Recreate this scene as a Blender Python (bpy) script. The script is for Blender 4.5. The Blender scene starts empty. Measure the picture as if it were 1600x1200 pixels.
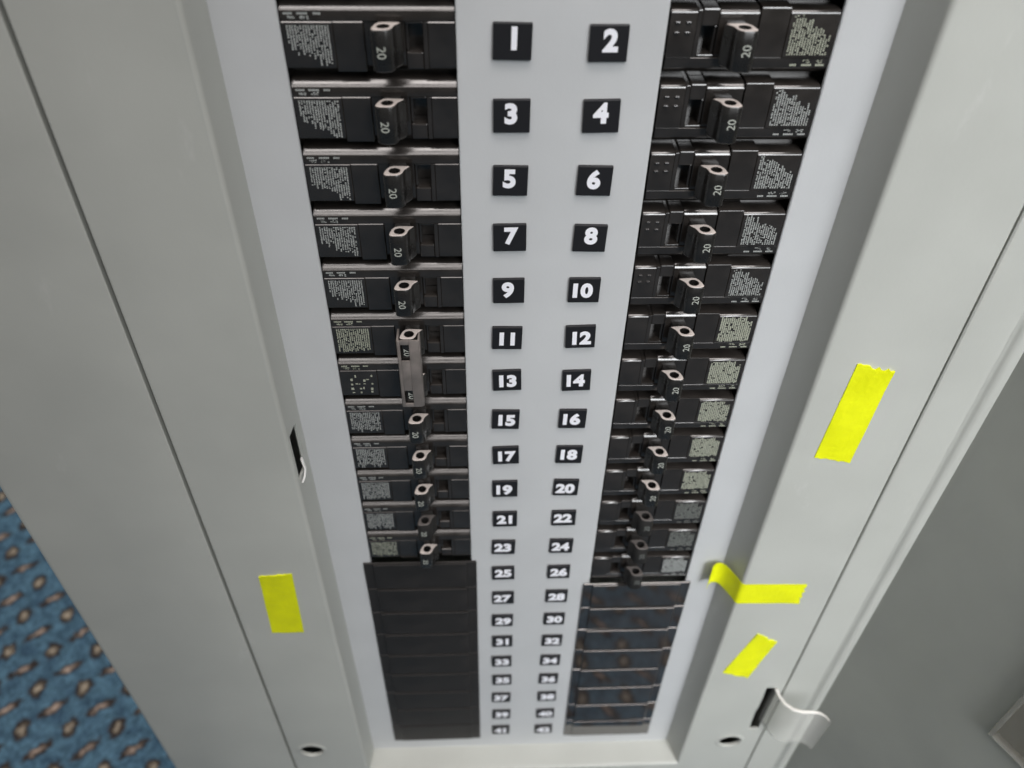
import bpy, bmesh, math, random
from mathutils import Vector, Matrix

scene = bpy.context.scene
COL = scene.collection
random.seed(7)

# ------------------------------------------------------------------ camera
# Scene axes: x right, z up, -y out of the panel towards the camera.
# The dead front of the panel is the plane y = 0; d below means metres out of it (y = -d).
PITCH, YAW, ROLL = math.radians(-42.9125), math.radians(-2.98), math.radians(1.2704)
cam_data = bpy.data.cameras.new('camera')
cam = bpy.data.objects.new('camera', cam_data)
COL.objects.link(cam)
cam_data.sensor_width = 36.0
cam_data.lens = 1294.0 / 1600.0 * 36.0
cam_data.clip_start = 0.01
cam_data.clip_end = 100
Rl = Matrix.Rotation(YAW, 3, 'Y') @ Matrix.Rotation(PITCH, 3, 'X') @ Matrix.Rotation(ROLL, 3, 'Z')
def l2w(v): return Vector((v[0], -v[2], v[1]))
ax = [l2w(Rl.col[i]) for i in range(3)]
M = Matrix(((ax[0].x, ax[1].x, ax[2].x), (ax[0].y, ax[1].y, ax[2].y), (ax[0].z, ax[1].z, ax[2].z))).to_4x4()
M.translation = Vector((-0.0120, -0.2784, 0.1037))
cam.matrix_world = M
cam_data.dof.use_dof = True
cam_data.dof.focus_distance = 0.345
cam_data.dof.aperture_fstop = 8.5
scene.camera = cam

# ------------------------------------------------------------------ light
world = bpy.data.worlds.new('World'); scene.world = world
world.use_nodes = True
bg = world.node_tree.nodes['Background']
bg.inputs[0].default_value = (0.92, 1.0, 0.97, 1); bg.inputs[1].default_value = 0.085

def area(name, loc, target, sx, sy, power, color):
    l = bpy.data.lights.new(name, 'AREA'); l.shape = 'RECTANGLE'; l.size = sx; l.size_y = sy
    l.energy = power; l.color = color
    o = bpy.data.objects.new(name, l); COL.objects.link(o)
    o.location = loc
    o.rotation_euler = (Vector(target) - Vector(loc)).to_track_quat('-Z', 'Y').to_euler()
    return o
# rows of ceiling luminaires in front of the panel, then two added fill lights
for yy, dp, pw in ((-0.55, 0.45, 21.0), (-1.15, 0.35, 10.0), (-1.90, 0.40, 10.0)):
    area('ceiling_light_strip', (0.12, yy, 1.58), (0.12, yy, 0), 1.7, dp, pw, (1.0, 0.93, 0.90))
area('carpet_fill_light', (-0.7, 1.6, 1.6), (-0.7, 1.2, -0.9), 1.4, 0.6, 34, (1.0, 0.96, 0.92))  # unseen lamp added to brighten the carpet behind the panel
rl = area('right_fill_light', (0.48, -0.85, 0.16), (0.26, 0, -0.38), 0.45, 0.9, 1.75, (0.96, 0.98, 1.0))  # added soft light, beam narrowed so the left side falls off
rl.data.spread = math.radians(50)

scene.view_settings.view_transform = 'Standard'
scene.view_settings.look = 'None'
scene.view_settings.exposure = 0.0
scene.view_settings.gamma = 1.0
scene.render.engine = 'CYCLES'
scene.render.resolution_x, scene.render.resolution_y = 1024, 768

# ------------------------------------------------------------------ helpers
def tag(o, label=None, cat=None, group=None, kind=None):
    if label: o['label'] = label
    if cat: o['category'] = cat
    if group: o['group'] = group
    if kind: o['kind'] = kind
    return o
def obj(name, mesh, parent=None, mat=None):
    o = bpy.data.objects.new(name, mesh); COL.objects.link(o)
    if parent: o.parent = parent
    if mat and not mesh.materials: mesh.materials.append(mat)
    return o
def empty(name, loc=(0, 0, 0), rot=(0, 0, 0)):
    o = bpy.data.objects.new(name, None); COL.objects.link(o)
    o.location = loc; o.rotation_euler = rot; o.empty_display_size = 0.01
    return o
def to_mesh(bm, name, smooth=True, angle=35):
    me = bpy.data.meshes.new(name); bm.to_mesh(me); bm.free()
    if smooth:
        me.polygons.foreach_set('use_smooth', [True] * len(me.polygons))
        me.set_sharp_from_angle(angle=math.radians(angle))
    return me
def merge(bm, part):
    me = bpy.data.meshes.new('tmp'); part.to_mesh(me); part.free()
    bm.from_mesh(me); bpy.data.meshes.remove(me)
def box(bm, u0, u1, v0, v1, d0, d1, bev=0.0, seg=2, s=0.001):
    """box in panel axes: u right, v up, d outward; units of s"""
    b = bmesh.new(); bmesh.ops.create_cube(b, size=1)
    for v in b.verts:
        x = u0 + (v.co.x + .5) * (u1 - u0); z = v0 + (v.co.z + .5) * (v1 - v0); d = d0 + (v.co.y + .5) * (d1 - d0)
        v.co = (x * s, -d * s, z * s)
    bmesh.ops.recalc_face_normals(b, faces=b.faces)
    if bev: bmesh.ops.bevel(b, geom=b.edges[:], offset=bev * s, segments=seg, profile=0.5, affect='EDGES')
    merge(bm, b)
def P(x, z, d): return Vector((x, -d, z))

# ------------------------------------------------------------------ materials
def mat(name, color, rough=0.5, spec=0.5, metallic=0.0):
    m = bpy.data.materials.new(name); m.use_nodes = True
    b = m.node_tree.nodes['Principled BSDF']
    b.inputs['Base Color'].default_value = (*color, 1); b.inputs['Roughness'].default_value = rough
    b.inputs['Specular IOR Level'].default_value = spec; b.inputs['Metallic'].default_value = metallic
    return m
def node(m, t, **kw):
    n = m.node_tree.nodes.new(t)
    for k, v in kw.items(): setattr(n, k, v)
    return n
def link(m, a, b): m.node_tree.links.new(a, b)
def set_ior(m, v): m.node_tree.nodes['Principled BSDF'].inputs['IOR'].default_value = v; return m
def add_grain(m, color, amount=0.06, scale=60.0, bump=0.05, bscale=900.0, rough=(0.35, 0.5), coord='Object', dist=0.0004):
    """wear: uneven colour, uneven gloss and a fine relief"""
    b = m.node_tree.nodes['Principled BSDF']
    tc = node(m, 'ShaderNodeTexCoord')
    n1 = node(m, 'ShaderNodeTexNoise'); n1.inputs['Scale'].default_value = scale; n1.inputs['Detail'].default_value = 6
    link(m, tc.outputs[coord], n1.inputs['Vector'])
    r = node(m, 'ShaderNodeMapRange'); r.inputs[3].default_value = 1 - amount; r.inputs[4].default_value = 1 + amount
    r.inputs[1].default_value = 0.3; r.inputs[2].default_value = 0.7
    link(m, n1.outputs['Fac'], r.inputs[0])
    mx = node(m, 'ShaderNodeMix', data_type='RGBA', blend_type='MULTIPLY'); mx.inputs[0].default_value = 1
    mx.inputs[6].default_value = (*color, 1)
    cb = node(m, 'ShaderNodeCombineColor')
    for i in range(3): link(m, r.outputs[0], cb.inputs[i])
    link(m, cb.outputs[0], mx.inputs[7]); link(m, mx.outputs[2], b.inputs['Base Color'])
    rr = node(m, 'ShaderNodeMapRange'); rr.inputs[3].default_value = rough[0]; rr.inputs[4].default_value = rough[1]
    rr.inputs[1].default_value = 0.3; rr.inputs[2].default_value = 0.7
    link(m, n1.outputs['Fac'], rr.inputs[0]); link(m, rr.outputs[0], b.inputs['Roughness'])
    n2 = node(m, 'ShaderNodeTexNoise'); n2.inputs['Scale'].default_value = bscale; n2.inputs['Detail'].default_value = 2
    link(m, tc.outputs[coord], n2.inputs['Vector'])
    bp = node(m, 'ShaderNodeBump'); bp.inputs['Strength'].default_value = bump; bp.inputs['Distance'].default_value = dist
    link(m, n2.outputs['Fac'], bp.inputs['Height']); link(m, bp.outputs[0], b.inputs['Normal'])
    return m

PAINT = (0.46, 0.472, 0.44)
m_paint = mat('grey_enamel', PAINT, 0.42, 0.45)
add_grain(m_paint, PAINT, 0.045, 22, 0.10, 700, (0.36, 0.52))
def scuff(m, tone, amount):
    nt = m.node_tree; b = nt.nodes['Principled BSDF']; src = b.inputs['Base Color'].links[0].from_socket
    tc = node(m, 'ShaderNodeTexCoord'); mp = node(m, 'ShaderNodeMapping'); mp.inputs['Scale'].default_value = (46, 46, 17); mp.inputs['Rotation'].default_value = (0, 0.5, 0)
    link(m, tc.outputs['Object'], mp.inputs['Vector'])
    n = node(m, 'ShaderNodeTexNoise'); n.inputs['Scale'].default_value = 1.0; n.inputs['Detail'].default_value = 9; n.inputs['Roughness'].default_value = 0.72
    link(m, mp.outputs[0], n.inputs['Vector'])
    r = node(m, 'ShaderNodeMapRange'); r.inputs[1].default_value = 0.63; r.inputs[2].default_value = 0.74; r.inputs[3].default_value = 0; r.inputs[4].default_value = amount
    link(m, n.outputs['Fac'], r.inputs[0])
    mx = node(m, 'ShaderNodeMix', data_type='RGBA'); mx.inputs[7].default_value = (*tone, 1)
    link(m, r.outputs[0], mx.inputs[0]); link(m, src, mx.inputs[6]); link(m, mx.outputs[2], b.inputs['Base Color'])
scuff(m_paint, (0.62, 0.62, 0.60), 0.35)
m_plate = mat('dead_front_enamel', (0.530, 0.545, 0.553), 0.42, 0.45)
add_grain(m_plate, (0.530, 0.545, 0.553), 0.035, 26, 0.10, 700, (0.36, 0.50))
m_door = mat('shaded_door_enamel', (0.31, 0.32, 0.295), 0.5, 0.4)  # frame enamel darkened: part of the door's shade is in its colour
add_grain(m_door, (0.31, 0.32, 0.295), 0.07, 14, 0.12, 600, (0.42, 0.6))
m_case = mat('breaker_plastic', (0.013, 0.0125, 0.012), 0.28, 0.5)
add_grain(m_case, (0.023, 0.020, 0.018), 0.25, 120, 0.06, 1800, (0.15, 0.25), dist=0.0002)
m_handle = mat('handle_plastic', (0.012, 0.0115, 0.011), 0.30, 0.7)
add_grain(m_handle, (0.015, 0.014, 0.013), 0.2, 200, 0.06, 2000, (0.24, 0.34), dist=0.0002)
m_handle_dull = mat('worn_handle_plastic', (0.02, 0.019, 0.018), 0.6, 0.3)
m_cap = mat('pale_handle_end', (0.50, 0.45, 0.42), 0.45, 0.4)
m_cap_dull = mat('dark_handle_end', (0.10, 0.09, 0.085), 0.5, 0.4)  # darker end colour for the dull handles
m_slot = mat('slot_dark', (0.006, 0.006, 0.006), 0.6, 0.3)
m_print_white = mat('white_print', (0.36, 0.38, 0.37), 0.6, 0.3)
m_print_cream = mat('cream_print', (0.37, 0.39, 0.315), 0.6, 0.3)
m_print_faint = mat('faint_print', (0.16, 0.17, 0.16), 0.6, 0.3)
m_rating = mat('rating_print', (0.40, 0.42, 0.38), 0.6, 0.3)
m_tie = mat('tie_metal', (0.225, 0.20, 0.185), 0.42, 0.5, 0.25)
add_grain(m_tie, (0.225, 0.20, 0.185), 0.2, 150, 0.15, 1500, (0.35, 0.55))
m_fill_dull = mat('dull_filler_plastic', (0.015, 0.016, 0.017), 0.5, 0.35)
add_grain(m_fill_dull, (0.021, 0.019, 0.018), 0.3, 60, 0.2, 1500, (0.36, 0.5), dist=0.0003)
m_fill_gloss = mat('glossy_filler_plastic', (0.030, 0.026, 0.024), 0.12, 1.0)
add_grain(m_fill_gloss, (0.030, 0.026, 0.024), 0.3, 60, 0.0, 300, (0.02, 0.06), dist=0.0002)
set_ior(m_fill_gloss, 1.72)
set_ior(m_case, 1.8)
m_numplate = mat('number_plate_black', (0.014, 0.014, 0.016), 0.4, 0.4)
m_numeral = mat('numeral_white', (0.86, 0.87, 0.92), 0.5, 0.4)
m_tape = mat('yellow_tape', (0.76, 0.80, 0.006), 0.55, 0.3)
add_grain(m_tape, (0.76, 0.80, 0.006), 0.06, 90, 0.5, 420, (0.42, 0.62), dist=0.0006)
m_steel = mat('latch_steel', (0.75, 0.75, 0.73), 0.3, 0.6)

def clear_mat(name, col, mixf, rough, top=0.95):
    m = bpy.data.materials.new(name); m.use_nodes = True
    nt = m.node_tree; b = nt.nodes['Principled BSDF']
    b.inputs['Base Color'].default_value = (*col, 1); b.inputs['Roughness'].default_value = rough
    t = node(m, 'ShaderNodeBsdfTransparent'); t.inputs[0].default_value = (0.97, 0.97, 0.96, 1)
    mx = node(m, 'ShaderNodeMixShader')
    fr = node(m, 'ShaderNodeLayerWeight'); fr.inputs['Blend'].default_value = 0.35
    mr = node(m, 'ShaderNodeMapRange'); mr.inputs[3].default_value = mixf; mr.inputs[4].default_value = top
    link(m, fr.outputs['Facing'], mr.inputs[0]); link(m, mr.outputs[0], mx.inputs[0])
    link(m, t.outputs[0], mx.inputs[1]); link(m, b.outputs[0], mx.inputs[2])
    link(m, mx.outputs[0], nt.nodes['Material Output'].inputs['Surface'])
    return m
m_film = clear_mat('milky_film', (0.85, 0.84, 0.80), 0.07, 0.3, 0.42)
m_film_edge = mat('milky_film_edge', (0.74, 0.72, 0.68), 0.35, 0.5)
m_pocket = clear_mat('clear_pocket', (0.16, 0.12, 0.09), 0.10, 0.2, 0.3)
m_pocket_rim = clear_mat('clear_pocket_edge', (0.45, 0.45, 0.42), 0.25, 0.25, 0.6)

# ------------------------------------------------------------------ floor: blue carpet with woven brown ovals and dashes
ZF = -0.90
m_carpet = bpy.data.materials.new('patterned_carpet'); m_carpet.use_nodes = True
def carpet(m):
    b = m.node_tree.nodes['Principled BSDF']
    b.inputs['Roughness'].default_value = 0.95; b.inputs['Specular IOR Level'].default_value = 0.1
    tc = node(m, 'ShaderNodeTexCoord')
    wob = node(m, 'ShaderNodeTexNoise'); wob.inputs['Scale'].default_value = 130; wob.inputs['Detail'].default_value = 3
    link(m, tc.outputs['Object'], wob.inputs['Vector'])
    ws = node(m, 'ShaderNodeVectorMath', operation='SUBTRACT'); ws.inputs[1].default_value = (0.5, 0.5, 0.5)
    link(m, wob.outputs['Color'], ws.inputs[0])
    wm = node(m, 'ShaderNodeVectorMath', operation='SCALE'); wm.inputs['Scale'].default_value = 0.016
    link(m, ws.outputs[0], wm.inputs[0])
    ad = node(m, 'ShaderNodeVectorMath', operation='ADD')
    link(m, tc.outputs['Object'], ad.inputs[0]); link(m, wm.outputs[0], ad.inputs[1])
    def motif(ox, oy, rot, rx, ry):
        s = node(m, 'ShaderNodeVectorMath', operation='SUBTRACT'); s.inputs[1].default_value = (ox, oy, 0)
        link(m, ad.outputs[0], s.inputs[0])
        dv = node(m, 'ShaderNodeVectorMath', operation='DIVIDE'); dv.inputs[1].default_value = (0.0573, 0.0526, 1)
        link(m, s.outputs[0], dv.inputs[0])
        fl = node(m, 'ShaderNodeVectorMath', operation='FLOOR'); link(m, dv.outputs[0], fl.inputs[0])
        fr = node(m, 'ShaderNodeVectorMath', operation='SUBTRACT')
        link(m, dv.outputs[0], fr.inputs[0]); link(m, fl.outputs[0], fr.inputs[1])
        c = node(m, 'ShaderNodeVectorMath', operation='SUBTRACT'); c.inputs[1].default_value = (0.5, 0.5, 0)
        link(m, fr.outputs[0], c.inputs[0])
        w = node(m, 'ShaderNodeVectorMath', operation='MULTIPLY'); w.inputs[1].default_value = (0.0573, 0.0526, 0)
        link(m, c.outputs[0], w.inputs[0])
        # each repeat is woven a little differently
        wn = node(m, 'ShaderNodeTexWhiteNoise'); link(m, fl.outputs[0], wn.inputs['Vector'])
        ra = node(m, 'ShaderNodeMapRange'); ra.inputs[3].default_value = rot - 0.16; ra.inputs[4].default_value = rot + 0.16
        link(m, wn.outputs['Value'], ra.inputs[0])
        r = node(m, 'ShaderNodeVectorRotate', rotation_type='Z_AXIS')
        link(m, w.outputs[0], r.inputs['Vector']); link(m, ra.outputs[0], r.inputs['Angle'])
        e = node(m, 'ShaderNodeVectorMath', operation='MULTIPLY'); e.inputs[1].default_value = (1 / rx, 1 / ry, 0)
        link(m, r.outputs[0], e.inputs[0])
        ln = node(m, 'ShaderNodeVectorMath', operation='LENGTH'); link(m, e.outputs[0], ln.inputs[0])
        return ln.outputs['Value']
    dO = motif(-0.633 - 0.0287, 0.352 - 0.0263, 0.0, 0.0098, 0.0136)
    dD = motif(-0.604 - 0.0287, 0.378 - 0.0263, -0.66, 0.0195, 0.0064)
    n = node(m, 'ShaderNodeTexNoise'); n.inputs['Scale'].default_value = 55; n.inputs['Detail'].default_value = 8
    link(m, tc.outputs['Object'], n.inputs['Vector'])
    base = node(m, 'ShaderNodeValToRGB')
    el = base.color_ramp.elements
    el[0].position = 0.33; el[0].color = (0.062, 0.122, 0.190, 1); el[1].position = 0.66; el[1].color = (0.125, 0.245, 0.345, 1)
    link(m, n.outputs['Fac'], base.inputs[0])
    cur = base.outputs[0]
    for dsrc, cc in ((dD, (0.54, 0.42, 0.35, 1)), (dO, (0.52, 0.44, 0.34, 1))):
        rp = node(m, 'ShaderNodeValToRGB'); e = rp.color_ramp.elements
        e[0].position = 0.12; e[0].color = cc; e[1].position = 0.66; e[1].color = (0.055, 0.045, 0.042, 1)
        link(m, dsrc, rp.inputs[0])
        mk = node(m, 'ShaderNodeMapRange'); mk.inputs[1].default_value = 0.86; mk.inputs[2].default_value = 1.12
        mk.inputs[3].default_value = 1; mk.inputs[4].default_value = 0
        link(m, dsrc, mk.inputs[0])
        mx = node(m, 'ShaderNodeMix', data_type='RGBA')
        link(m, mk.outputs[0], mx.inputs[0]); link(m, cur, mx.inputs[6]); link(m, rp.outputs[0], mx.inputs[7])
        cur = mx.outputs[2]
    # pile: every tuft catches the colour differently
    tf = node(m, 'ShaderNodeTexVoronoi'); tf.inputs['Scale'].default_value = 330
    link(m, tc.outputs['Object'], tf.inputs['Vector'])
    tr = node(m, 'ShaderNodeMapRange'); tr.inputs[3].default_value = 0.45; tr.inputs[4].default_value = 1.35
    link(m, tf.outputs['Color'], tr.inputs[0])
    tm = node(m, 'ShaderNodeMix', data_type='RGBA', blend_type='MULTIPLY'); tm.inputs[0].default_value = 1
    link(m, cur, tm.inputs[6]); link(m, tr.outputs[0], tm.inputs[7]); cur = tm.outputs[2]
    link(m, cur, b.inputs['Base Color'])
    fz = node(m, 'ShaderNodeTexNoise'); fz.inputs['Scale'].default_value = 420; fz.inputs['Detail'].default_value = 4
    link(m, tc.outputs['Object'], fz.inputs['Vector'])
    bp = node(m, 'ShaderNodeBump'); bp.inputs['Strength'].default_value = 0.9; bp.inputs['Distance'].default_value = 0.004
    link(m, fz.outputs['Fac'], bp.inputs['Height']); link(m, bp.outputs[0], b.inputs['Normal'])
carpet(m_carpet)
bm = bmesh.new()
bmesh.ops.create_grid(bm, x_segments=4, y_segments=4, size=4.0)
fl = obj('floor', to_mesh(bm, 'floor', False), None, m_carpet)
fl.location = (0, 0, ZF)
tag(fl, 'blue carpet with rows of brown ovals and dashes', 'carpet', kind='structure')

# ------------------------------------------------------------------ the panel
H = 0.018                                     # flange height above the dead front
XL, XR, ZB, ZT = -0.0972, 0.1285, -0.5358, 0.170   # recess at dead-front level
panel = empty('electrical_panel', (0.0, 0.0, ZF))
tag(panel, 'open grey steel electrical panel with black breakers, standing on blue carpet', 'electrical panel')
PO = Vector((0, 0, -ZF))                      # parts are built in scene coordinates and shifted to the panel's base
def ppart(name, me, m, parent=panel):
    if parent is panel: me.transform(Matrix.Translation(PO))
    return obj(name, me, parent, m)

def sheet(cx, cz, holes, d0, d1):
    """plate with rectangular holes; cx, cz sorted cut lines; holes = list of (x0,x1,z0,z1)"""
    b = bmesh.new(); V = {}
    def vert(i, j, k):
        if (i, j, k) not in V: V[i, j, k] = b.verts.new(P(cx[i], cz[j], (d0, d1)[k]))
        return V[i, j, k]
    def solid(i, j):
        if not (0 <= i < len(cx) - 1 and 0 <= j < len(cz) - 1): return False
        x = (cx[i] + cx[i + 1]) / 2; z = (cz[j] + cz[j + 1]) / 2
        return not any(h[0] < x < h[1] and h[2] < z < h[3] for h in holes)
    for i in range(len(cx) - 1):
        for j in range(len(cz) - 1):
            if not solid(i, j): continue
            for k in (0, 1): b.faces.new([vert(i, j, k), vert(i + 1, j, k), vert(i + 1, j + 1, k), vert(i, j + 1, k)])
            for (di, dj, a, c) in ((-1, 0, (i, j), (i, j + 1)), (1, 0, (i + 1, j), (i + 1, j + 1)), (0, -1, (i, j), (i + 1, j)), (0, 1, (i, j + 1), (i + 1, j + 1))):
                if not solid(i + di, j + dj):
                    b.faces.new([vert(*a, 0), vert(*c, 0), vert(*c, 1), vert(*a, 1)])
    bmesh.ops.recalc_face_normals(b, faces=b.faces)
    return b
# dead front with its two breaker openings
OL0, OL1, OR0, OR1 = -0.0757, -0.0185, 0.0512, 0.1090
OT, OB = 0.0148, -0.5212
b = sheet([XL - .004, OL0, OL1, OR0, OR1, XR + .004], [ZB - .004, OB, OT, ZT + .004],
          [(OL0, OL1, OB, OT), (OR0, OR1, OB, OT)], -0.0016, 0.0)
sharp = [e for e in b.edges if e.is_manifold and e.calc_face_angle() > 1 and all(v.co.y > -1e-6 and v.co.y < 1e-6 for v in e.verts)]
bmesh.ops.bevel(b, geom=sharp, offset=0.0003, segments=2, affect='EDGES')
ppart('dead_front', to_mesh(b, 'dead_front'), m_plate)

# inner frame: recess walls, rounded lip, flange (rings of four mitred quads)
SL, SR, SB, ST = -0.1519, 0.1893, -0.640, 0.30          # seam rectangle
def ring_frame(rects):
    b = bmesh.new(); rows = []
    for (x0, x1, z0, z1, d) in rects:
        rows.append([b.verts.new(P(*c, d)) for c in ((x0, z0), (x1, z0), (x1, z1), (x0, z1))])
    for a, c in zip(rows, rows[1:]):
        for i in range(4):
            j = (i + 1) % 4
            b.faces.new([a[i], a[j], c[j], c[i]])
    bmesh.ops.recalc_face_normals(b, faces=b.faces)
    return b
rects = [(XL, XR, ZB, ZT, -0.0012)]
lipL, lipR, lipB = XL - 0.0022, XR + 0.0055, ZB - 0.001
rects.append((XL - 0.0001, XR + 0.0002, ZB, ZT, 0.0006))
Rr = 0.0024
for k in range(7):
    a = math.pi / 2 * k / 6
    o = Rr * (1 - math.cos(a)); dd = H - Rr + Rr * math.sin(a)
    rects.append((lipL - o, lipR + o, lipB - o, ZT + .001 + o, dd))
g = 0.0011
rects += [(SL + g, SR - g, SB + g, ST - g, H), (SL + g * .4, SR - g * .4, SB + g * .4, ST - g * .4, H - 0.0006), (SL + g * .4, SR - g * .4, SB + g * .4, ST - g * .4, H - 0.012)]
b = ring_frame(rects)
bmesh.ops.subdivide_edges(b, edges=b.edges[:], cuts=0)
frame = obj('inner_frame', to_mesh(b, 'inner_frame', True, 40), None, m_paint)
sol = frame.modifiers.new('s', 'SOLIDIFY'); sol.thickness = 0.0014; sol.offset = -1
# cutters: two screw holes, latch slot in the right flange, strike slot in the left wall
def cut_cyl(x, z, r, r2):
    bb = bmesh.new()
    bmesh.ops.create_cone(bb, cap_ends=True, segments=40, radius1=r, radius2=r, depth=0.02)
    me = bpy.data.meshes.new('c'); bb.to_mesh(me); bb.free()
    o = obj('cut', me); o.location = P(x, z, H); o.rotation_euler = (math.pi / 2, 0, 0); return o
def cut_poly(pts, y0, y1, axis='d'):
    bb = bmesh.new()
    lo = [bb.verts.new(P(x, z, y0)) for x, z in pts]; hi = [bb.verts.new(P(x, z, y1)) for x, z in pts]
    bb.faces.new(lo); bb.faces.new(hi)
    for i in range(len(pts)):
        j = (i + 1) % len(pts); bb.faces.new([lo[i], lo[j], hi[j], hi[i]])
    bmesh.ops.recalc_face_normals(bb, faces=bb.faces)
    me = bpy.data.meshes.new('c'); bb.to_mesh(me); bb.free(); return obj('cut', me)
HOLES = [(-0.1358, -0.4942), (0.1670, -0.4990)]
cutters = [cut_cyl(x, z, 0.0078, 0.009) for x, z in HOLES]
cutters.append(cut_poly([(0.1765, -0.4195), (0.1843, -0.4195), (0.1843, -0.4805), (0.1775, -0.4805), (0.1765, -0.452), (0.1772, -0.449), (0.1772, -0.436)], H - .02, H + .01))
cutters.append(cut_poly([(-0.110, -0.1725), (-0.094, -0.1725), (-0.094, -0.2025), (-0.110, -0.2025)], 0.0060, 0.0150))
for c in cutters:
    md = frame.modifiers.new('b', 'BOOLEAN'); md.operation = 'DIFFERENCE'; md.object = c; md.solver = 'EXACT'
dg = bpy.context.evaluated_depsgraph_get(); dg.update()
me = bpy.data.meshes.new_from_object(frame.evaluated_get(dg))
frame.modifiers.clear()
for c in cutters: bpy.data.objects.remove(c)
frame.data = me; me.materials.clear(); me.materials.append(m_paint)
me.transform(Matrix.Translation(PO)); frame.parent = panel
me.polygons.foreach_set('use_smooth', [True] * len(me.polygons)); me.set_sharp_from_angle(angle=math.radians(30))
# pressed collar round each screw hole
for x, z in HOLES:
    bb = bmesh.new(); prof = [(0.0077, -0.0012), (0.0078, -0.0002), (0.0084, 0.0009), (0.0092, 0.0009), (0.0112, 0.0001)]
    N = 40; rows = [[bb.verts.new(P(x + r * math.cos(2 * math.pi * i / N), z + r * math.sin(2 * math.pi * i / N), H + d)) for i in range(N)] for r, d in prof]
    for a, c in zip(rows, rows[1:]):
        for i in range(N): bb.faces.new([a[i], a[(i + 1) % N], c[(i + 1) % N], c[i]])
    bmesh.ops.recalc_face_normals(bb, faces=bb.faces)
    for f in bb.faces:
        if f.normal.y > 0.05: f.normal_flip()
    ppart('screw_hole', to_mesh(bb, 'screw_hole', True, 60), m_paint)

# outer frame of the trim beyond the seam
EL, ER, EB, ET = -0.2395, 0.2735, ZF + 0.012, 0.36
g2 = 0.0006
rects = [(SL - 0.0013, SR + g2, SB - g2, ST + g2, H - 0.012), (SL - 0.0013, SR + g2, SB - g2, ST + g2, H - 0.0006), (SL - 0.0021, SR + g2 + .0006, SB - g2 - .0006, ST + g2 + .0006, H)]
Re = 0.003
for k in range(6):
    a = math.pi / 2 * k / 5
    o = Re * (1 - math.sin(a)); dd = H - Re + Re * math.cos(a)
    rects.append((EL + o, ER - o, EB + o, ET - o, dd))
rects.append((EL, ER, EB, ET, H - 0.014))
ppart('outer_frame', to_mesh(ring_frame(rects), 'outer_frame', True, 40), m_paint)

# enclosure behind the trim
bm = bmesh.new()
box(bm, -0.215, 0.249, ZF + 0.001, 0.335, -0.150, -0.1485, 0, 1, 1.0)
box(bm, -0.215, -0.2135, ZF + 0.001, 0.335, -0.1485, 0.0055, 0, 1, 1.0)
box(bm, 0.2475, 0.249, ZF + 0.001, 0.335, -0.1485, 0.0055, 0, 1, 1.0)
box(bm, -0.2135, 0.2475, ZF + 0.001, ZF + 0.0025, -0.1485, 0.0055, 0, 1, 1.0)
box(bm, -0.2135, 0.2475, 0.3335, 0.335, -0.1485, 0.0055, 0, 1, 1.0)
ppart('enclosure_box', to_mesh(bm, 'enclosure_box', False), m_paint)

# hinge lip: the folded edge the door swings on
HX, HD = 0.2188, 0.020
prof = [(0.2108, H + .0001), (0.2118, H - 0.0009 + .0012), (0.2125, H + 0.0012), (0.2134, H + 0.0022), (0.2150, H + 0.0026), (0.2176, H + 0.0026), (0.2186, H + 0.0021), (0.2189, H + 0.0008), (0.2189, H - 0.001)]
bb = bmesh.new()
zs = [ST - 0.01 - (ST - SB - 0.02) * i / 24 for i in range(25)]
rows = [[bb.verts.new(P(x, z, d)) for z in zs] for x, d in prof]
for a, c in zip(rows, rows[1:]):
    for i in range(24): bb.faces.new([a[i], a[i + 1], c[i + 1], c[i]])
for row_i in (0, -1): bb.faces.new([r[row_i] for r in rows])
bmesh.ops.recalc_face_normals(bb, faces=bb.faces)
for f in bb.faces: pass
ppart('hinge_lip', to_mesh(bb, 'hinge_lip', True, 50), m_paint)

# door, swung open about 118 degrees, seen from its inner side
DA = math.radians(118)
DX = Vector((-math.cos(DA), -math.sin(DA), 0))          # along the door, away from the hinge
DN = Vector((-math.sin(DA), math.cos(DA), 0))           # its inner face
door_origin = P(HX + 0.0006, 0, 0.0165)
def D(s, z, n): return door_origin + DX * s + DN * n + Vector((0, 0, z))
bb = bmesh.new()
W, Z0, Z1 = 0.335, SB + 0.012, ST - 0.012
def dbox(bm, s0, s1, z0, z1, n0, n1, bev=0):
    b = bmesh.new(); bmesh.ops.create_cube(b, size=1)
    for v in b.verts: v.co = D(s0 + (v.co.x + .5) * (s1 - s0), z0 + (v.co.z + .5) * (z1 - z0), n0 + (v.co.y + .5) * (n1 - n0))
    bmesh.ops.recalc_face_normals(b, faces=b.faces)
    if bev: bmesh.ops.bevel(b, geom=b.edges[:], offset=bev, segments=2, affect='EDGES')
    merge(bm, b)
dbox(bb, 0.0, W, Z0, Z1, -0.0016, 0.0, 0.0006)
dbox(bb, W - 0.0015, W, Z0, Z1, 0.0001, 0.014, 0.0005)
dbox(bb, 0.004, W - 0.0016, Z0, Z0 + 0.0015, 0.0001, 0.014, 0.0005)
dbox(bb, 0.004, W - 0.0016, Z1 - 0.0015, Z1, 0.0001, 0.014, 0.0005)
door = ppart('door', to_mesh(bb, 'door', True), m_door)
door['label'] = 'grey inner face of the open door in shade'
bb = bmesh.new()
ps0, ps1, pz0, pz1 = 0.0835, 0.275, -0.328, -0.06
dbox(bb, ps0, ps1, pz0, pz1, 0.0030, 0.0036, 0.0002)
n_sheet = len(bb.faces)
for (a, c, e, f) in ((ps0, ps0 + .0022, pz0, pz1), (ps1 - .0022, ps1, pz0, pz1), (ps0 + .0022, ps1 - .0022, pz0, pz0 + .0022)):
    dbox(bb, a, c, e, f, 0.0002, 0.0046, 0.0006)
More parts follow.
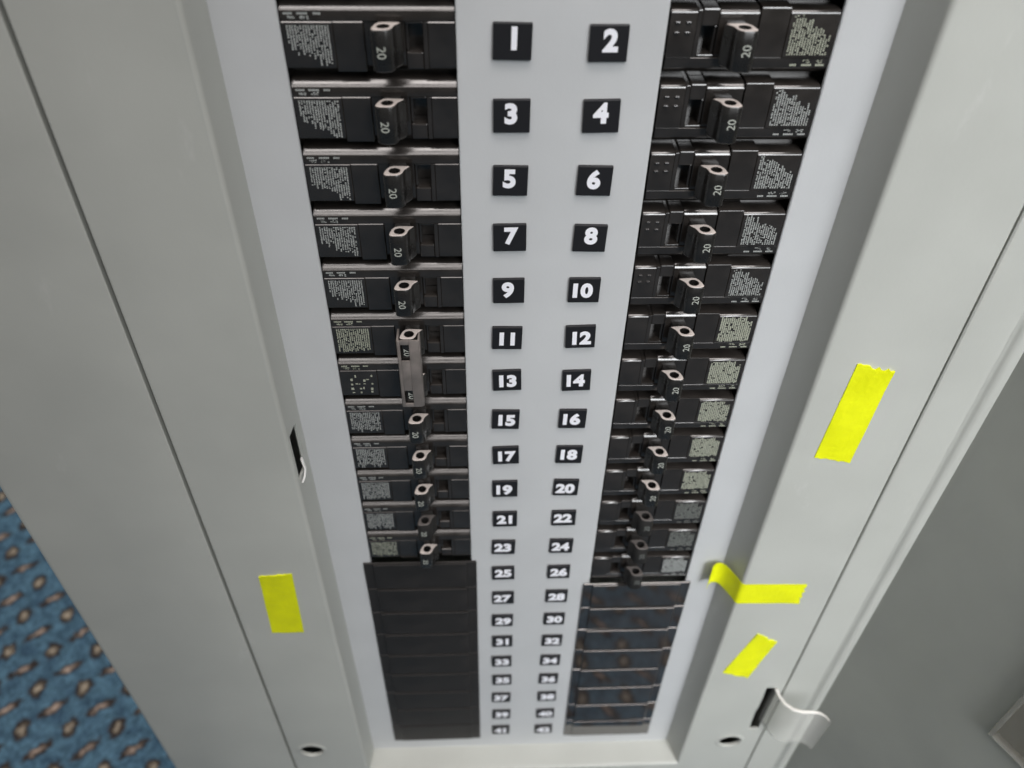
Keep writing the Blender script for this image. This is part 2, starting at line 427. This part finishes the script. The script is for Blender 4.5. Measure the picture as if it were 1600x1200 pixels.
for k, f in enumerate(bb.faces): f.material_index = 0 if k < n_sheet else 1
bb.transform(Matrix.Translation(PO))
nb = len(bb.faces)
pk = obj('card_pocket', to_mesh(bb, 'card_pocket', True), door, m_pocket)
pk.data.materials.append(m_pocket_rim)
pk['label'] = 'clear plastic card pocket on the door'

# strike hook in the left wall slot
bb = bmesh.new()
pts = [(-0.0984, -0.1950, 0.0080), (-0.0968, -0.1995, 0.0104), (-0.0974, -0.2030, 0.0126), (-0.0984, -0.2048, 0.0142)]
prev = None
for x, z, d in pts:
    cur = [bb.verts.new(P(x - .0004, z, d - .0007)), bb.verts.new(P(x + .0004, z, d - .0007)), bb.verts.new(P(x + .0004, z, d + .0007)), bb.verts.new(P(x - .0004, z, d + .0007))]
    if prev:
        for i in range(4): bb.faces.new([prev[i], prev[(i + 1) % 4], cur[(i + 1) % 4], cur[i]])
    else: bb.faces.new(cur)
    prev = cur
bb.faces.new(prev)
bmesh.ops.recalc_face_normals(bb, faces=bb.faces)
ppart('latch_hook', to_mesh(bb, 'latch_hook', True, 60), m_steel)

# ------------------------------------------------------------------ circuit breakers
def word(n):
    ones = 'zero one two three four five six seven eight nine ten eleven twelve thirteen fourteen fifteen sixteen seventeen eighteen nineteen'.split()
    if n < 20: return ones[n]
    t = {2: 'twenty', 3: 'thirty', 4: 'forty'}[n // 10]
    return t if n % 10 == 0 else t + '-' + ones[n % 10]
def text_mesh(s, size, bold=0.0, extrude=0.0, sx=1.0, name='text'):
    c = bpy.data.curves.new(name, 'FONT'); c.body = s; c.size = size; c.align_x = 'CENTER'; c.align_y = 'CENTER'
    c.offset = bold; c.extrude = extrude; c.resolution_u = 4
    o = bpy.data.objects.new(name, c); COL.objects.link(o)
    dg = bpy.context.evaluated_depsgraph_get()
    me = bpy.data.meshes.new_from_object(o.evaluated_get(dg))
    bpy.data.objects.remove(o); bpy.data.curves.remove(c)
    xs = [v.co.x for v in me.vertices]; ys = [v.co.y for v in me.vertices]
    me.transform(Matrix.Diagonal((sx, 1, 1, 1)) @ Matrix.Translation((-(min(xs) + max(xs)) / 2, -(min(ys) + max(ys)) / 2, 0)))
    # text plane xy -> panel plane xz facing -y
    me.transform(Matrix.Rotation(math.pi / 2, 4, 'X'))
    return me

# handle: a rounded wedge pierced by the tie hole
HU, HDP = 33.9, 6.0
prof = [(-4.4, 8.7), (-3.7, 9.4), (-2.6, 9.7), (0.6, 9.6), (2.0, 9.0), (2.8, 7.8), (3.2, 6.0), (3.9, 4.5), (5.6, 3.2), (5.8, 2.8), (5.2, 2.5), (3.0, 2.4), (-0.5, 2.2), (-2.3, 2.8), (-3.4, 4.4), (-4.1, 6.6)]
def handle_mesh():
    N = 48; out = []; inn = []
    cx, cd, r = -0.3, 6.0, 2.05
    for i in range(N):
        a = 2 * math.pi * i / N; dx, dy = math.cos(a), math.sin(a); best = 1e9
        for (p, q) in zip(prof, prof[1:] + prof[:1]):
            ex, ey = q[0] - p[0], q[1] - p[1]; den = dx * ey - dy * ex
            if abs(den) < 1e-9: continue
            t = ((p[0] - cx) * ey - (p[1] - cd) * ex) / den; s = ((p[0] - cx) * dy - (p[1] - cd) * dx) / den
            if t > 0 and -1e-6 <= s <= 1 + 1e-6: best = min(best, t)
        out.append((cx + best * dx, cd + best * dy)); inn.append((cx + r * dx, cd + r * dy))
    bm = bmesh.new()
    def ringv(pts, v): return [bm.verts.new((x * .001, -d * .001, v * .001)) for x, d in pts]
    def shrink(pts, k): return [(cx + (x - cx) * k, cd + (d - cd) * k) for x, d in pts]
    L = 6.7
    rings = [ringv(inn, -L), ringv(shrink(out, .93), -L), ringv(out, -L + .4), ringv(out, L - .4), ringv(shrink(out, .93), L), ringv(inn, L)]
    cap = bmesh.new()
    def cring(pts, v): return [cap.verts.new((x * .001, -d * .001, v * .001)) for x, d in pts]
    for sg in (1, -1):
        cr = [cring(shrink(inn, 1.04), sg * (L - 1.5)), cring(shrink(inn, 1.04), sg * (L + .10)), cring(shrink(inn, 1.16), sg * (L + .22)), cring(shrink(out, .86), sg * (L + .22)), cring(shrink(out, .925), sg * (L + .02))]
        for a, c in zip(cr, cr[1:]):
            for i in range(N): cap.faces.new([a[i], a[(i + 1) % N], c[(i + 1) % N], c[i]] if sg > 0 else [c[i], c[(i + 1) % N], a[(i + 1) % N], a[i]])
    bmesh.ops.recalc_face_normals(cap, faces=cap.faces)
    for a, c in zip(rings, rings[1:] + rings[:1]):
        for i in range(N): bm.faces.new([a[i], a[(i + 1) % N], c[(i + 1) % N], c[i]])
    bmesh.ops.recalc_face_normals(bm, faces=bm.faces)
    b2 = bmesh.new()
    # the stem that goes down into the case
    box(bm, -2.4, 3.6, -6.0, 6.0, -8, 3.6, 0.3)
    b2.free()
    return to_mesh(bm, 'handle', True, 35), to_mesh(cap, 'end_cap', True, 35)
me_handle, me_cap = handle_mesh(); me_cap.materials.append(m_cap)
me_cap_dull = me_cap.copy(); me_cap_dull.materials.clear(); me_cap_dull.materials.append(m_cap_dull)
me_handle.materials.append(m_handle)
me_handle_dull = me_handle.copy(); me_handle_dull.materials.clear(); me_handle_dull.materials.append(m_handle_dull)

def block(bm, u0, u1, v0, v1, dtop, ch, sm=0.25):
    """moulded block: broad chamfer along its v0 edge, crisp elsewhere"""
    pr = [(v0, -9.2), (v0, dtop - ch - .3), (v0 + .12, dtop - ch), (v0 + ch * .5, dtop - ch * .48), (v0 + ch, dtop - .08), (v0 + ch + .4, dtop), (v1 - sm, dtop), (v1, dtop - sm), (v1, -9.2)]
    rows = []
    for u, k in ((u0, 0), (u0 + sm * .6, 1), (u1 - sm * .6, 1), (u1, 0)):
        rows.append([bm.verts.new((u * .001, -(d if k or d < -9 else d - sm * .6) * .001, v * .001)) for v, d in pr])
    for a, c in zip(rows, rows[1:]):
        for i in range(len(pr) - 1): bm.faces.new([a[i], a[i + 1], c[i + 1], c[i]])
    for r in (rows[0], rows[-1]): bm.faces.new(r)
def block_mesh(name, *a):
    bm = bmesh.new(); block(bm, *a); bmesh.ops.recalc_face_normals(bm, faces=bm.faces)
    me = to_mesh(bm, name, True, 32); me.materials.append(m_case); return me
def boxes_mesh(name, lst, m, bev=0.5, seg=2):
    bm = bmesh.new()
    for t in lst: box(bm, *t[:6], (t[6] if len(t) > 6 else bev), seg)
    me = to_mesh(bm, name, True, 18); me.materials.append(m); return me
me_case = boxes_mesh('case', [(-6, 63, -12.6, 12.6, -60, -9)], m_case, 0.4)
def band_mesh():
    pr = [(5.85, -9.2), (5.85, -1.0), (5.95, -0.9), (8.9, -0.9)]
    for (v, d) in ((9.15, -0.98), (9.4, -1.16), (10.3, -2.00), (11.2, -2.98), (11.45, -3.35), (11.6, -3.8)): pr.append((v, d))
    pr += [(11.65, -4.6), (11.65, -9.2)]
    bm = bmesh.new()
    ra = [[bm.verts.new((u * .001, -d * .001, v * .001)) for v, d in pr] for u in (0.4, 56.8)]
    for i in range(len(pr) - 1): bm.faces.new([ra[0][i], ra[0][i + 1], ra[1][i + 1], ra[1][i]])
    for r in ra: bm.faces.new(r)
    bmesh.ops.recalc_face_normals(bm, faces=bm.faces)
    me = to_mesh(bm, 'face_band', True, 35); me.materials.append(m_case); return me
me_band = band_mesh()
me_label = block_mesh('label_panel', 0.5, 17.0, -10.0, 5.75, -0.5, 0.9)
me_mid = block_mesh('middle_block', 17.1, 26.9, -10.9, 5.75, -0.7, 0.35)
me_well = block_mesh('handle_well', 27.0, 40.3, -10.3, 5.75, -1.6, 1.7)
me_slot = boxes_mesh('slot_surround', [(46.3, 47.9, -9.9, 5.7, -9.2, -0.9, 0.25), (40.4, 46.2, -10.2, -4.4, -9.2, -1.5, 0.5), (40.4, 46.2, 4.9, 5.7, -9.2, -1.3, 0.3), (40.4, 41.4, -4.2, 4.8, -9.2, -2.6, 0.3)], m_case, seg=2)
def end_mesh():
    bm = bmesh.new(); block(bm, 48.0, 56.9, -10.2, 5.75, -0.6, 1.0); bmesh.ops.recalc_face_normals(bm, faces=bm.faces)
    me = to_mesh(bm, 'end_block', True, 32); me.materials.append(m_case); return me
me_end = end_mesh()
me_vent = boxes_mesh('vent_rib', [(-0.85, 0.85, -0.4, 0.4, -0.7, -0.05, 0.22)], m_case, seg=2)

def label_print(kind, seed):
    rnd = random.Random(seed); bm = bmesh.new()
    def quad(u0, u1, v0, v1, d=-0.44):
        bm.faces.new([bm.verts.new((u * .001, -d * .001, v * .001)) for u, v in ((u0, v0), (u1, v0), (u1, v1), (u0, v1))])
    if kind == 'bits':
        cols = 7
        for i in range(cols):
            for j in range(5):
                if rnd.random() < 0.6:
                    u = 3 + i * 1.8 + rnd.uniform(-.3, .3); v = 3.4 - j * 2.6 + rnd.uniform(-.3, .3)
                    quad(u, u + rnd.uniform(.5, 1.3), v - rnd.uniform(.5, 1.5), v)
        return bm
    n = 16; pitch = 0.88
    for i in range(n):
        u = 2.0 + i * pitch
        if kind == 'ragged': end = 4.6 - 13.2 * min(1, (0.50 + 0.034 * i + rnd.uniform(-.12, .12)))
        elif kind == 'full': end = -8.9 + (rnd.uniform(0, 1.2) if i > 2 else rnd.uniform(2, 3.5))
        else: end = -8.3 + rnd.uniform(0, 2.5)
        v = 4.7 - (0 if kind != 'full' else rnd.choice((0, 0, .5)))
        while v > end:
            h = rnd.uniform(0.28, 0.65)
            if rnd.random() < (0.06 if kind == 'full' else 0.11): v -= rnd.uniform(.4, .9); continue
            w = rnd.uniform(.40, .64) if kind != 'full' else rnd.uniform(.56, .72)
            o = rnd.uniform(-.05, .05)
            quad(u + o, u + o + w, v - h, v)
            v -= h + (rnd.uniform(.10, .22) if kind != 'full' else rnd.uniform(.03, .14))
    return bm
def band_print(seed):
    rnd = random.Random(seed); bm = bmesh.new()
    def quad(u0, u1, v0, v1, d=-0.86):
        bm.faces.new([bm.verts.new((u * .001, -d * .001, v * .001)) for u, v in ((u0, v0), (u1, v0), (u1, v1), (u0, v1))])
    for u0, u1 in ((1.6, 4.2), (6.0, 9.4), (11.2, 13.2)):
        u = u0
        while u < u1:
            w = rnd.uniform(.35, .6); quad(u, u + w, 7.9, 8.6); u += w + .12
    for (u0, u1) in ((2.4, 4.6), (6.6, 9.0)):
        for k in range(9):
            u = rnd.uniform(u0, u1); v = rnd.uniform(6.3, 7.2); quad(u, u + rnd.uniform(.3, .8), v, v + rnd.uniform(.25, .5))
    return bm
PRINTS = {}
def prints(kind, seed, m):
    k = (kind, seed, m.name)
    if k not in PRINTS:
        a = to_mesh(label_print(kind, seed), 'printed_text', False); a.materials.append(m)
        c = to_mesh(band_print(seed), 'printed_text', False); c.materials.append(m)
        PRINTS[k] = (a, c)
    return PRINTS[k]

me_rating = {}
def rating(m):
    if m.name not in me_rating:
        me = text_mesh('20', 0.0040, 0.00003, 0.0, 1.05, 'rating')
        me.transform(Matrix.Rotation(math.radians(90), 4, 'Y'))
        me.transform(Matrix.Translation((-0.0012, -0.00976, -0.0004)))
        me.materials.append(m); me_rating[m.name] = me
    return me_rating[m.name]

def breaker(row, left, kind, m, hm, seed, label, rm):
    z = -0.0254 * row
    root = empty('circuit_breaker', (OL0 if left else OR1, 0, z), (0, 0, 0) if left else (0, math.pi, 0))
    tag(root, label, 'circuit breaker', 'circuit breakers on the left' if left else 'circuit breakers on the right')
    obj('case', me_case, root)
    band = obj('face_band', me_band, root)
    lp = obj('label_panel', me_label, root)
    obj('middle_block', me_mid, root); obj('handle_well', me_well, root); obj('slot_surround', me_slot, root)
    eb = obj('end_block', me_end, root)
    for uu in (50.7, 54.3):
        for vv in (-2.6, -5.9):
            if left or row > 4: continue
            r = obj('vent_rib', me_vent, eb); r.location = (uu * .001, 0, vv * .001)
    a, c = prints(kind, seed, m)
    obj('printed_text', a, lp); obj('printed_text', c, band)
    h = obj('handle', hm, root)
    rr = random.Random(seed * 31 + row + (50 if left else 0))
    h.location = ((HU + rr.uniform(-.35, .35)) * .001, 0, 0); h.rotation_euler = (0, 0, rr.uniform(-.05, .05))
    obj('end_cap', me_cap_dull if hm is me_handle_dull else me_cap, h)
    obj('rating_number', rating(rm), h)
    return root
for row in range(12):
    n = 2 * row + 1
    kind, m = 'ragged', m_print_white
    lab = 'black circuit breaker with its handle to the left, beside the plate reading %s' % word(n)
    if n == 11: kind, m = 'block', m_print_cream; lab = 'black circuit breaker under upper half of grey handle tie, beside the plate reading eleven'
    if n == 13: kind, m = 'bits', m_print_cream; lab = 'black circuit breaker under lower half of grey handle tie, beside the plate reading thirteen'
    if n >= 15: kind = 'block'
    if n == 23: m = m_print_cream; lab = 'lowest black circuit breaker of the left column, beside the plate reading twenty-three'
    hm = me_handle_dull if n == 21 else me_handle
    breaker(row, True, kind, m, hm, 3 + (row % 4), lab, m_rating)
for row in range(13):
    n = 2 * row + 2
    kind, m = 'ragged', m_print_white
    lab = 'black circuit breaker with its handle to the right, beside the plate reading %s' % word(n)
    if n == 2: m = m_print_cream
    if 12 <= n <= 20: kind, m = 'full', m_print_cream
    if n >= 22: kind, m = 'full', m_print_faint
    if n == 26: m = m_print_white; lab = 'lowest black circuit breaker of the right column, beside the plate reading twenty-six'
    hm = me_handle_dull if n >= 22 else me_handle
    breaker(row, False, kind, m, hm, 11 + (row % 4), lab, m_rating if n < 22 else m_print_faint)

# handle tie bridging breakers 11 and 13
tie = empty('handle_tie', (OL0 + HU * .001, 0, -0.0254 * 5))
tag(tie, 'grey metal handle tie bridging the handles beside plates eleven and thirteen', 'handle tie')
bm = bmesh.new()
T0, T1 = 7.0, -25.4 - 6.4
U0, U1 = -5.2, 3.9
WIN = [(4.6, -4.4), (-25.4 + 3.6, -25.4 - 4.4)]
box(bm, U0, U0 + 1.3, T1, T0, 9.95, 10.8, 0.25)                       # strip left of the windows
box(bm, -0.2, U1, T1, T0, 9.95, 10.8, 0.25)
vs = [T0, WIN[0][0], WIN[0][1], WIN[1][0], WIN[1][1], T1]
for k in (0, 2, 4): box(bm, U0 + 1.32, -0.22, vs[k + 1], vs[k], 9.98, 10.76, 0.12)
me = to_mesh(bm, 'front_plate', True, 40); obj('front_plate', me, tie, m_tie)
for u0, u1, dlo in ((U0 - 0.2, U0 + 0.75, 2.5), (U1 - 0.35, U1 + 0.5, 5.0)):
    bm = bmesh.new(); box(bm, u0, u1, T1, T0, dlo, 10.4, 0.25)
    obj('side_plate', to_mesh(bm, 'side_plate', True, 40), tie, m_tie)

# ------------------------------------------------------------------ filler plates
def filler_mesh(m, side):
    bm = bmesh.new()
    W0 = 32.2
    box(bm, -W0, W0, -12.45, 12.45, 0.05, 1.3, 0.4, 2)
    box(bm, -26.6, 26.6, -11.4, 11.7, 1.2, 2.1, 0.6, 2)
    me = to_mesh(bm, 'filler_plate', True, 18); me.materials.append(m); return me
me_fl = filler_mesh(m_fill_dull, 0); me_fr = filler_mesh(m_fill_gloss, 1)
for row in range(12, 21):
    o = obj('filler_plate', me_fl); o.location = (-0.0478, 0, -0.0254 * row)
    o.rotation_euler = (random.uniform(-.004, .004), 0, random.uniform(-.003, .003))
    tag(o, 'dull black blank filler plate left of the plate reading %s' % word(2 * row + 1), 'filler plate', 'dull filler plates on the left')
for row in range(13, 21):
    o = obj('filler_plate', me_fr); o.location = (0.0797, -0.0001, -0.0254 * row)
    o.rotation_euler = (random.uniform(-.012, .012), 0, random.uniform(-.008, .008))
    tag(o, 'glossy black blank filler plate right of the plate reading %s' % word(2 * row + 2), 'filler plate', 'glossy filler plates on the right')

# ------------------------------------------------------------------ number plates
bm = bmesh.new(); box(bm, -6.5, 6.5, -6.1, 6.1, 0.02, 1.5, 0.25, 2)
me_np = to_mesh(bm, 'number_plate', True, 18); me_np.materials.append(m_numplate)
rn = random.Random(5)
for n in range(1, 43):
    row = (n - 1) // 2
    x = 0.0 if n % 2 else 0.0319
    o = obj('number_plate', me_np)
    o.location = (x + rn.uniform(-.0003, .0003), 0, -0.0254 * row + rn.uniform(-.0004, .0004))
    o.rotation_euler = (0, rn.uniform(-.03, .03), 0)
    tag(o, 'small black number plate reading %s in white' % word(n), 'number plate', 'number plates down the centre strip')
    s = str(n)
    me = text_mesh(s, 0.0098 if n < 10 else 0.0092, 0.00048, 0.00006, 1.0 if n < 10 else 1.04, 'numeral')
    me.materials.append(m_numeral)
    t = obj('numeral', me, o)
    t.location = (rn.uniform(-.0006, .0006), -0.00157, (0.0010 if n < 10 else 0.0) + rn.uniform(-.0004, .0004))

# ------------------------------------------------------------------ yellow tape
def tape(corners, nu, nv, label, zig=(0.0, 0.0), d0=H, seed=1):
    """quad of tape: corners TL, TR, BR, BL as (x, z); torn top/bottom edges"""
    rnd = random.Random(seed); bm = bmesh.new(); t = 0.00022
    TL, TR, BR, BL = [Vector(c) for c in corners]
    top = [rnd.uniform(-1, 1) * zig[0] for _ in range(nu + 1)]; bot = [rnd.uniform(-1, 1) * zig[1] for _ in range(nu + 1)]
    gridv = [[], []]
    for j in range(nv + 1):
        for k in (0, 1): gridv[k].append([])
        for i in range(nu + 1):
            a, c = i / nu, j / nv
            p = (TL * (1 - a) + TR * a) * (1 - c) + (BL * (1 - a) + BR * a) * c
            axis = (TL - BL).normalized()
            p = p + axis * (top[i] * (1 - c) ** 4 + bot[i] * c ** 4)
            w = 0.00014 * (1 + math.sin(a * 7 + seed) * math.sin(c * 9 + seed * 2)) + 0.00022 * max(0, math.sin(c * 17 + a * 6 + seed * 3)) ** 6 + (0.0005 * max(0, 1 - 5 * c) * abs(math.sin(a * 5 + seed)) if zig[0] else 0)
            gridv[0][j].append(bm.verts.new(P(p.x, p.y, d0 + 0.00005))); gridv[1][j].append(bm.verts.new(P(p.x, p.y, d0 + t + w)))
    for k in (0, 1):
        for j in range(nv):
            for i in range(nu): bm.faces.new([gridv[k][j][i], gridv[k][j][i + 1], gridv[k][j + 1][i + 1], gridv[k][j + 1][i]])
    for j in range(nv):
        for i in (0, nu): bm.faces.new([gridv[0][j][i], gridv[0][j + 1][i], gridv[1][j + 1][i], gridv[1][j][i]])
    for i in range(nu):
        for j in (0, nv): bm.faces.new([gridv[0][j][i], gridv[0][j][i + 1], gridv[1][j][i + 1], gridv[1][j][i]])
    bmesh.ops.recalc_face_normals(bm, faces=bm.faces)
    o = obj('tape_strip', to_mesh(bm, 'tape_strip', True, 40), None, m_tape)
    tag(o, label, 'tape', 'strips of yellow tape')
    return o
tape([(0.1497, -0.129), (0.1674, -0.1345), (0.1655, -0.1931), (0.1469, -0.189)], 12, 14, 'longest yellow tape strip, upright on the right flange', (0.0011, 0.0005), seed=3)
tape([(-0.1325, -0.2773), (-0.1145, -0.2756), (-0.1171, -0.3346), (-0.1356, -0.3345)], 10, 14, 'yellow tape strip on the left flange', (0.0004, 0.0003), seed=8)
tape([(0.1547, -0.3495), (0.1691, -0.3600), (0.1605, -0.4047), (0.1423, -0.3961)], 10, 10, 'short slanted yellow tape strip above the black latch slot', (0.0009, 0.0007), seed=5)
# strip folded over the lip, down the recess wall and onto the dead front
def folded_tape():
    path = [(0.1717, H + .0003)]
    for k in range(1, 9): path.append((0.1717 - k * (0.1717 - lipR - 0.0028) / 8, H + .0003 + 0.00008 * math.sin(k * 1.7)))
    path += [(lipR + 0.0012, H + 0.0002), (lipR + 0.0000, H - 0.0008), (lipR - 0.0006, H - 0.0026), (lipR - 0.0018, 0.0125), (XR + 0.0012, 0.0080), (XR - 0.0006, 0.0050), (XR - 0.0030, 0.0034), (XR - 0.0056, 0.0036), (XR - 0.0078, 0.0052), (XR - 0.0090, 0.0075)]
    bm = bmesh.new(); nv = 8; rows = []
    n = len(path)
    for i, (x, d) in enumerate(path):
        tx, td = (path[min(i + 1, n - 1)][0] - path[max(i - 1, 0)][0], path[min(i + 1, n - 1)][1] - path[max(i - 1, 0)][1])
        l = math.hypot(tx, td) or 1; nx, nd = td / l, -tx / l       # normal side facing out
        if nd < 0 and i < 9: nx, nd = -nx, -nd
        r = []
        for k in (0, 1):
            line = []
            for j in range(nv + 1):
                zz = -0.2955 - 0.0192 * j / nv - (0.0012 * (1 - i / 8) if i < 8 else 0) + (0.0008 * math.sin(j * 2.2) if i in (0, n - 1) else 0)
                dx = 0.0008 * math.sin(j * 2.7) if i == 0 else 0
                line.append(bm.verts.new(P(x + nx * .0002 * k + dx, zz, d + nd * .0002 * k)))
            r.append(line)
        rows.append(r)
    for a, c in zip(rows, rows[1:]):
        for k in (0, 1):
            for j in range(nv): bm.faces.new([a[k][j], a[k][j + 1], c[k][j + 1], c[k][j]])
        for j in (0, nv): bm.faces.new([a[0][j], a[1][j], c[1][j], c[0][j]])
    for r in (rows[0], rows[-1]):
        for j in range(nv): bm.faces.new([r[0][j], r[0][j + 1], r[1][j + 1], r[1][j]])
    bmesh.ops.recalc_face_normals(bm, faces=bm.faces)
    o = obj('tape_strip', to_mesh(bm, 'tape_strip', True, 60), None, m_tape)
    tag(o, 'yellow tape strip lying level and folded over into the recess', 'tape', 'strips of yellow tape')
folded_tape()

# ------------------------------------------------------------------ milky plastic film curling out of the latch slot
def film():
    path = [(0.1836, 0.0150), (0.1838, 0.0175), (0.1845, 0.0225), (0.1870, 0.0280), (0.1915, 0.0320), (0.1975, 0.0338), (0.2040, 0.0340), (0.2085, 0.0350), (0.2118, 0.0376), (0.2132, 0.0412)]
    bm = bmesh.new(); nv = 12; rows = []; n = len(path)
    for i, (x, d) in enumerate(path):
        r0, r1 = [], []
        for j in range(nv + 1):
            c = j / nv
            zz = -0.4225 - (0.050 - 0.004 * (i / (n - 1))) * c
            wob = 0.0015 * c * math.sin(i * .7)
            r0.append(bm.verts.new(P(x + wob, zz, d - 0.003 * c * i / n))); r1.append(bm.verts.new(P(x + wob + 0.0003, zz, d + 0.0005 - 0.003 * c * i / n)))
        rows.append((r0, r1))
    for a, c in zip(rows, rows[1:]):
        for k in (0, 1):
            for j in range(nv): bm.faces.new([a[k][j], a[k][j + 1], c[k][j + 1], c[k][j]])
        for j in (0, nv): bm.faces.new([a[0][j], a[1][j], c[1][j], c[0][j]])
    for r in (rows[0], rows[-1]):
        for j in range(nv): bm.faces.new([r[0][j], r[0][j + 1], r[1][j + 1], r[1][j]])
    bmesh.ops.recalc_face_normals(bm, faces=bm.faces)
    o = empty('plastic_film', P(0.1838, -0.4525, 0.0175))
    inv = Matrix.Translation(-o.location)
    me = to_mesh(bm, 'film_sheet', True, 60); me.transform(inv); obj('film_sheet', me, o, m_film)
    # its rolled upper edge, thick enough to look opaque
    bm = bmesh.new(); prev = None; N = 10
    fine = []
    for a, c in zip(path, path[1:]):
        for k in range(4): fine.append((a[0] + (c[0] - a[0]) * k / 4, a[1] + (c[1] - a[1]) * k / 4))
    for i, (x, d) in enumerate(fine):
        r = 0.0011 * (1 - 0.75 * max(0, (i / len(fine) - .62) / .38))
        nx, nd = fine[min(i + 1, len(fine) - 1)][0] - fine[max(i - 1, 0)][0], fine[min(i + 1, len(fine) - 1)][1] - fine[max(i - 1, 0)][1]
        l = math.hypot(nx, nd); px, pd = -nd / l, nx / l
        cur = [bm.verts.new(P(x + px * r * math.cos(t), -0.4225 + r * math.sin(t), d + pd * r * math.cos(t))) for t in [2 * math.pi * k / N for k in range(N)]]
        if prev:
            for k in range(N): bm.faces.new([prev[k], prev[(k + 1) % N], cur[(k + 1) % N], cur[k]])
        else: bm.faces.new(cur)
        prev = cur
    bm.faces.new(prev); bmesh.ops.recalc_face_normals(bm, faces=bm.faces)
    me = to_mesh(bm, 'rolled_edge', True, 60); me.transform(inv); obj('rolled_edge', me, o, m_film_edge)
    tag(o, 'milky plastic film curling out of the black slot at bottom right', 'plastic film')
film()
